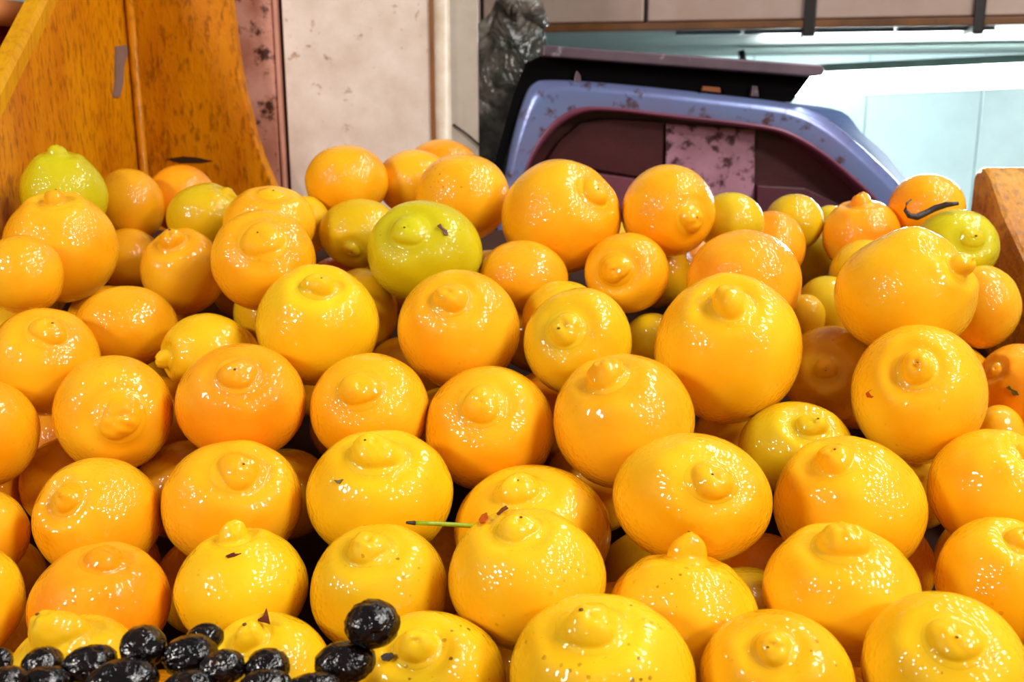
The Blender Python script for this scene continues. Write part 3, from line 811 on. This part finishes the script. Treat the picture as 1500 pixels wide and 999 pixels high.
HUMP = {'huge golden lemon': ((0.10, 0.93, 0.30), 0.13, 0.42), 'lime-green': ((-0.03, 0.95, 0.2), 0.10, 0.5), 'dull yellow': ((-0.1, 0.8, 0.5), 0.06, 0.6),
        'yellow lemon with a hooked': ((0.3, 0.8, 0.45), 0.05, 0.5), 'bright yellow-gold': ((-0.4, -0.7, 0.5), 0.05, 0.6), 'large golden lemon': ((-0.1, 0.9, 0.3), 0.05, 0.5)}
def make_lemon(pos, frame, rad, axis, tip, rgb, speck, seed, label, group, detail=1.0, scar=True):
    """frame: 3x3 world axes, rad: semi-axes along them, axis: tip direction in that frame, tip: (angle, height) or None"""
    rg = np.random.default_rng(seed)
    AF = axis_frame(np.array(axis, float))
    lump = lump_fn(rg, 5, 1.9); lump2 = lump_fn(rg, 6, 5.5)
    ta, hh = tip if tip else (0.26, 0.10)
    nph = int(64 * detail); nt = int(46 * detail)
    u = np.linspace(0, 1, nt + 2)[1:-1]
    th = math.pi * (0.45 * u ** 1.9 + 0.55 * u) if tip else math.pi * u
    d, tt, pp = polar(th, nph, True)
    ecc = rg.uniform(-0.12, 0.12); eph = rg.uniform(0, 6.28)
    def body_r(d, tt, pp):
        dc = d @ AF.T
        r = 1 + 0.042 * lump(dc) + 0.016 * lump2(dc)
        for key, (hd, ha, hw) in HUMP.items():
            if label.startswith(key):
                hv = np.array(hd) / np.linalg.norm(hd)
                r = r * (1 - 0.45 * ha) + 1.35 * ha * np.exp(-(np.arccos(np.clip(dc @ hv, -1, 1)) / hw) ** 2)
        if tip:
            tm = ta * (1.25 + ecc * np.cos(pp - eph)); w = 0.30 * ta
            moat = np.where(tt < tm, 1.0, np.exp(-((tt - tm) / w) ** 2))
            r = r - moat * (0.054 + 0.02 * math.sin(seed)) * (1 + 0.4 * np.cos(pp - eph))
            r = r + (0.016 + 0.010 * np.sin(3 * pp + eph * 2) + 0.008 * np.sin(7 * pp + eph)) * np.exp(-((tt - 2.1 * ta) / (0.5 * ta)) ** 2)
        else:
            r = r + 0.05 * np.exp(-(tt / 0.22) ** 2)
        r = r + 0.03 * np.exp(-((math.pi - tt) / 0.3) ** 2)
        return r
    MAT = frame @ np.diag(rad)
    dc = d @ AF.T
    P = (dc * body_r(d, tt, pp)[:, None]) @ MAT.T
    o = link_mesh('preserved_lemon', P, grid_faces(nt, nph, True), M_LEMON)
    o.location = pos
    c = lin(*rgb)
    o.color = (c[0], c[1], c[2], speck)
    tag(o, label, 'lemon', group)
    if tip:
        nt2, np2 = 26, 44
        u = np.linspace(0, 1.36, nt2 + 1)[1:]
        d, tt, pp = polar(u * ta, np2, False)
        uu = tt / ta
        lob = 1 + 0.10 * np.sin(2 * pp + rg.uniform(0, 6)) + 0.07 * np.sin(3 * pp + rg.uniform(0, 6))
        ue = uu / (lob * 0.86)
        sharp = min(1.0, max(0.0, (hh - 0.2) / 0.16))
        dome = np.clip(1 - ue ** 2.3, 0, 1) ** 0.72
        cone = np.clip(1 - ue ** 1.25, 0, 1)
        pr = dome * (1 - 0.55 * sharp) + cone * 0.55 * sharp
        skirt = 0.22 * np.clip(1 - (uu / (1.3 * (0.9 + 0.1 * lob))) ** 2, 0, 1) ** 1.4
        l3 = lump_fn(rg, 6, 9.0)
        l4 = lump_fn(rg, 6, 22.0)
        pr = pr * (1 + 0.30 * l3(d * 1.3) + 0.16 * l4(d)) * 0.80 + skirt
        pr = pr - 0.10 * np.exp(-(uu / 0.16) ** 2)
        hgt = 1.12 * hh * pr - 0.022 * np.clip((uu - 1.12) / 0.2, 0, 1) - 0.003
        dc = d @ AF.T
        Pt = dc * (body_r(d, tt, pp) + hgt)[:, None]
        lean = AF[:, 0] * rg.uniform(-1, 1) + AF[:, 1] * rg.uniform(-1, 1)
        Pt = Pt + np.outer((np.clip(hgt, 0, 1) ** 2) * 0.7, lean)
        Pt = Pt @ MAT.T
        tp_ = link_mesh('tip', Pt, grid_faces(nt2, np2, False), M_LEMON, o)
        tc = [c[0], c[1], c[2]]
        g = rg.uniform(0, 0.18); ly = lin(225, 185, 10)
        tp_.color = tuple(tc[k] * (1 - g) + ly[k] * g for k in range(3)) + (speck * 0.7,)
        if scar and rg.uniform() < 0.75:
            sd, sf = sphere_dirs(7, 9)
            rr = rg.uniform(0.0004, 0.0008)
            off = AF[:, 0] * rg.uniform(-.2, .2) * ta + AF[:, 1] * rg.uniform(-.2, .2) * ta
            k = int(np.argmin(np.linalg.norm(dc - (AF[:, 2] + off), axis=1)))
            so = link_mesh('tip_scar', sd * (1 + 0.3 * lump_fn(rg, 4, 5)(sd))[:, None] * rr * np.array([1.2, 1.0, 0.8]) , sf, M_SCAR, tp_)
            so.location = Vector(Pt[k])
    return o

GRP = 'preserved lemons heaped in the display bin'
for i, L in enumerate(LEM):
    cx, cy, rx, ry, tip, ck_, spk, push, lab = L
    fr = ray_frame(i)
    if tip:
        a = np.array([(tip[0] - cx) / rx, -(tip[1] - cy) / ry])
        m = np.linalg.norm(a)
        if m > 0.96: a = a / m * 0.96; m = 0.96
        ax = np.array([a[0], a[1], math.sqrt(1 - m * m)])
        tp = (tip[2] / ((rx + ry) / 2), tip[3])
    else:
        rg = np.random.default_rng(100 + i); ax = np.array([rg.uniform(-.6, .6), rg.uniform(-.9, -.2), -0.7]); tp = None
    rad = RAD[i] * np.array([0.985, 0.985, 1.0])
    make_lemon(POS[i], fr, rad, ax, tp, COL[ck_], spk, 11 + i, lab, GRP, 1.0)

# lemons buried below the top layer, seen only through the gaps
class _P: pass
sl_m = plane_depth(500)[1]
nv = np.array([0, -sl_m, 1.0]); nv /= np.linalg.norm(nv)
along = np.array([0, 1.0, sl_m]); along /= np.linalg.norm(along)
d_mid = plane_depth(620)[0]
mid = at_d(750, 620, d_mid)
cen = np.array([tuple(p) for p in POS]); rmean = RAD.mean(1)
fill_c, fill_r = [], []
rg = np.random.default_rng(77)
step = 0.058
for ps, a, x in [(ps, a, x) for ps in (0, 1, 2) for a in np.arange(-0.20 + 0.021 * ps, 0.28, step * 0.87) for x in np.arange(-0.30 + 0.024 * ps, 0.32, step)]:
    row = int(round(a / (step * 0.87)))
    if True:
        base = np.array(mid) + along * a + np.array([x + (row % 2) * step / 2, 0, 0]) + np.array([rg.uniform(-.004, .004), rg.uniform(-.004, .004), 0])
        rr = rg.uniform(0.0255, 0.0305)
        if base[0] - rr < XL + 0.004 or base[0] + rr > XR - 0.004: continue
        for off in np.arange(0.018, 0.072 + 0.012 * (ps > 0), 0.003):
            c = base - nv * off
            if c[1] + rr > YC - 0.022: continue
            top_ = c + np.array([0, 0, rr]) - np.array([0, 0, CAMZ])
            dep = top_[1] * CT - top_[2] * ST
            if H / 2 - F * (top_[1] * ST + top_[2] * CT) / dep < 318: continue
            ok = np.all(np.linalg.norm(cen - c, axis=1) > (rmean + rr) * 0.985)
            if ok and fill_c: ok = np.all(np.linalg.norm(np.array(fill_c) - c, axis=1) > (np.array(fill_r) + rr) * 0.985)
            if ok:
                fill_c.append(c); fill_r.append(rr); break
I3x3 = np.eye(3)
# drop the ones that no gap shows, neither from here nor from a step to either side
allc = np.vstack([cen, np.array(fill_c)]); allr = np.concatenate([rmean * 0.97, np.array(fill_r)])
sdirs, _ = sphere_dirs(12, 16)
def shown(k):
    c, rr = np.array(fill_c[k]), fill_r[k]
    oth = np.ones(len(allc), bool); oth[nI + k] = False
    oc, orr = allc[oth], allr[oth]
    best = 0.0
    for ex in (0.0, -0.3, 0.3):
        eye = np.array([ex, 0.0, CAMZ + (0.12 if ex else 0.0)])
        pts_ = c + sdirs * rr
        pts_ = pts_[np.einsum('ij,ij->i', sdirs, eye - pts_) > 0]
        v1 = eye - pts_; ln = np.linalg.norm(v1, axis=1, keepdims=True); v1 = v1 / ln
        w1 = oc[None] - pts_[:, None]
        tt_ = np.clip(np.einsum('ijk,ik->ij', w1, v1), 0, None)
        d2 = np.linalg.norm(w1 - tt_[..., None] * v1[:, None], axis=2)
        free = np.all(d2 > orr[None] * 0.99, axis=1)
        best = max(best, free.mean())
    return best
vis = [shown(k) for k in range(len(fill_c))]
import re
CUT = re.compile(r',| and | with | above | below | behind | beside | in front | between | next | under | whose | against | at ')
labs = [L[8] for L in LEM]
def short(i):
    full = labs[i]
    for m in CUT.finditer(full):
        pre = full[:m.start()]
        if len(pre.split()) >= 3 and sum(l.startswith(pre) for l in labs) == 1: return pre
    return full
CN = ('orange', 'amber', 'yellow', 'deep orange')
used_labels = {}
n_keep = 0
for k, (c, rr) in enumerate(zip(fill_c, fill_r)):
    ax = rg.normal(size=3)
    if vis[k] < 0.015: continue
    n_keep += 1
    near = [int(q) for q in np.argsort(np.linalg.norm(cen[:nL] - np.array(c), axis=1))[:6]]
    lab_ = None
    for q in near:
        for word in ('buried under the', 'lodged in the gap beside the'):
            cand = CN[k % 4] + ' lemon ' + word + ' ' + short(q)
            if len(cand.split()) <= 16 and cand not in used_labels: lab_ = cand; break
        if lab_: break
    used_labels[lab_] = 1
    make_lemon(Vector(c), I3x3, np.array([rr, rr, rr * 0.97]), ax, None, COL['OBAD'[k % 4]], 0.15, 500 + k,
               lab_, 'buried lemons under the top layer', 0.6)
if os.environ.get('LEMON_DEBUG'): print('ITEM fill', len(fill_c), n_keep, list(used_labels)[:8])

# bottom board under the heap, front board
lowest = min(float(np.dot(np.array(c) - np.array(mid), nv)) - rr for c, rr in zip(fill_c, fill_r))
def slope_pt(x, a, off): v_ = np.array(mid) + along * a + nv * off; return Vector((x, v_[1], v_[2]))
lowest -= 0.002
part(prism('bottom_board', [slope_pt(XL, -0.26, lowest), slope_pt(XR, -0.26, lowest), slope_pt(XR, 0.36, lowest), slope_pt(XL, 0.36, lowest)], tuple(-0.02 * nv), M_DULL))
fl = slope_pt(0, -0.25, lowest)
fb = at_d(750, 1130, 0.335)
part(box('front_board', (XL, fb.y - 0.10, 0.80), (XR, fb.y - 0.08, fb.z + 0.0), M_BROWNB, None, 0.003))

# stand that carries the bin
st = empty('market_stand', (0, 0.55, 0))
tag(st, 'dark wooden market stand carrying the lemon bin', 'stand')
adopt(box('stand_top', (XL - 0.03, 0.14, 0.77), (XR + 0.07, YC + 0.02, 0.80), M_DARKWOOD, None, 0.003), st)
for sx in (XL - 0.02, XR + 0.01):
    for sy in (0.17, YC - 0.05):
        adopt(box('leg', (sx, sy, 0), (sx + 0.05, sy + 0.05, 0.77), M_DARKWOOD), st)

# ------------------------------------------------------------------ olives
for k, (cx, cy, rx, ry, lab) in enumerate(OLI):
    i = nL + k
    fr = ray_frame(i)
    d, f = sphere_dirs(26, 34)
    rg2 = np.random.default_rng(900 + k)
    l1, l2, l3 = lump_fn(rg2, 4, 2.0), lump_fn(rg2, 6, 6.0), lump_fn(rg2, 6, 11.0)
    wr = -np.abs(l2(d)) * 0.22 + 0.05
    r = 1 + 0.06 * l1(d) + wr + 0.05 * l3(d)
    P = (d * r[:, None]) @ (fr @ np.diag(RAD[i])).T
    o = link_mesh('black_olive', P, f, M_OLIVE)
    o.location = POS[i]
    tag(o, lab, 'olive', 'black olives at the foot of the lemons')

# ------------------------------------------------------------------ twigs, stem and flakes
M_STEM = simple('green_stem', (150, 172, 20), 0.35, var=0.1, vscale=300)
M_TWIG = simple('dark_twig', (52, 40, 38), 0.4, bump=0.5, bscale=600, vscale=300)
M_FLAKE = simple('dark_red_flake', (96, 28, 12), 0.5, vscale=400)
M_FLAKEO = simple('orange_red_flake', (196, 74, 8), 0.45, vscale=400)
M_FLAKEG = simple('olive_green_flake', (106, 92, 16), 0.5, vscale=400)
def surf_depth(px, py, i, lift=0.0):
    """depth at which the line of sight through the pixel first meets the ellipsoid of item i"""
    fr = ray_frame(i); q = np.array(tuple(ray(px, py))); q_l = fr.T @ q / RAD[i]
    o_l = fr.T @ (np.array(tuple(ORG - POS[i]))) / RAD[i]
    a, b, c = q_l @ q_l, 2 * q_l @ o_l, o_l @ o_l - (1 + lift) ** 2
    D = b * b - 4 * a * c
    return (-b - math.sqrt(max(D, 0))) / (2 * a)
def find(word): return next(i for i, L in enumerate(LEM) if word in L[8])
iR, iS = find('red flakes by its tip'), find('half hidden behind the lemon with red')
iPl = find('plump yellow')
stem = empty('green_stem', at_d(645, 768, t[iPl] - RAD[iPl][2]))
iM = find('mustard')
dA = min(surf_depth(604, 766, iPl), surf_depth(604, 772, iM, 0.02)) - 0.002
dB = surf_depth(700, 770, iS, 0.0) - 0.001
pa, pb = at_d(604, 766, dA), at_d(712, 771, dB)
adopt(tube('stalk', [pa, pa.lerp(pb, .3) + Vector((0, 0, .0002)), pa.lerp(pb, .7), pb], [0.0009, 0.00105, 0.0011, 0.0011], M_STEM, seg=8), stem)
adopt(tube('dry_end', [pa - (pb - pa).normalized() * 0.003, pa + (pb - pa).normalized() * 0.0012], [0.0006, 0.0011], M_TWIG, seg=7), stem)
tag(stem, 'thin green stem with a dry end poking out between the lemons', 'stem')
iG = find('under the black twig'); iT = find('behind the black twig')
tw = [(1335, 292), (1328, 298), (1326, 308), (1332, 316), (1343, 318), (1356, 312), (1370, 305), (1386, 300), (1404, 298)]
twp = []
for x, y in tw:
    dd = min(surf_depth(x, max(y, 309), iG, 0.015), t[iG] - 0.002)
    twp.append(at_d(x, y, dd - 0.001))
twig = tube('twig', twp, [0.0004, 0.0008, 0.0013, 0.0019, 0.0023, 0.0021, 0.0022, 0.0020, 0.0012], M_TWIG, seg=9)
tag(twig, 'curled black twig lying on the green-yellow lemon', 'twig')
def flake(name, word, pts, mat, label, lift=0.012, th=0.0006):
    i = find(word)
    c = np.mean(pts, 0)
    P3 = [at_d(x, y, surf_depth(x, y, i, lift)) for x, y in pts]
    n = (P3[0] - POS[i]).normalized()
    o = prism(name, P3, n * th, mat)
    me = o.data
    tag(o, label, 'flake', 'herb and spice flakes on the lemons')
flake('spice_flake', 'dark flake by its tip', [(378, 910), (385, 906), (391, 893), (394, 905), (396, 915), (390, 913)], M_FLAKE, 'dark red pointed flake beside the tip of a speckled lemon', 0.06, 0.001)
flake('spice_flake', 'red flakes by its tip', [(702, 763), (707, 755), (714, 752), (716, 760), (711, 766), (704, 767)], M_FLAKEO, 'orange-red flake above the end of the green stem', 0.02)
flake('spice_flake', 'red flakes by its tip', [(728, 754), (735, 746), (742, 742), (745, 745), (738, 749), (731, 755)], M_FLAKE, 'thin dark red flake near the tip of the stem-side lemon', 0.03)
flake('spice_flake', 'small red bruise', [(1269, 576), (1277, 571), (1289, 569), (1287, 577), (1278, 583), (1271, 582)], M_FLAKEO, 'orange-red fleck on the round golden lemon', 0.005)
flake('spice_flake', 'dark flake and a dimple', [(1474, 568), (1479, 565), (1482, 570), (1490, 573), (1493, 579), (1484, 579), (1481, 573)], M_FLAKEG, 'dark green flake on the dimpled orange lemon', 0.01)
flake('spice_flake', 'plump yellow', [(490, 703), (496, 704), (503, 702), (498, 709), (494, 708)], M_FLAKEG, 'small green flake on the plump yellow lemon', 0.006)
flake('spice_flake', 'two black marks', [(640, 331), (645, 328), (648, 334), (655, 338), (656, 345), (651, 345), (648, 338)], M_FLAKE, 'dark flake on the big green lemon', 0.006)
flake('spice_flake', 'heavily speckled', [(560, 962), (566, 958), (576, 957), (578, 962), (570, 969), (562, 968)], M_TWIG, 'black flake on the heavily speckled lemon beside an olive', 0.012, 0.001)
flake('spice_flake', 'narrow upright tip', [(331, 815), (340, 811), (353, 808), (354, 812), (344, 816), (334, 818)], M_FLAKE, 'brown sliver under the narrow upright lemon tip', 0.008)
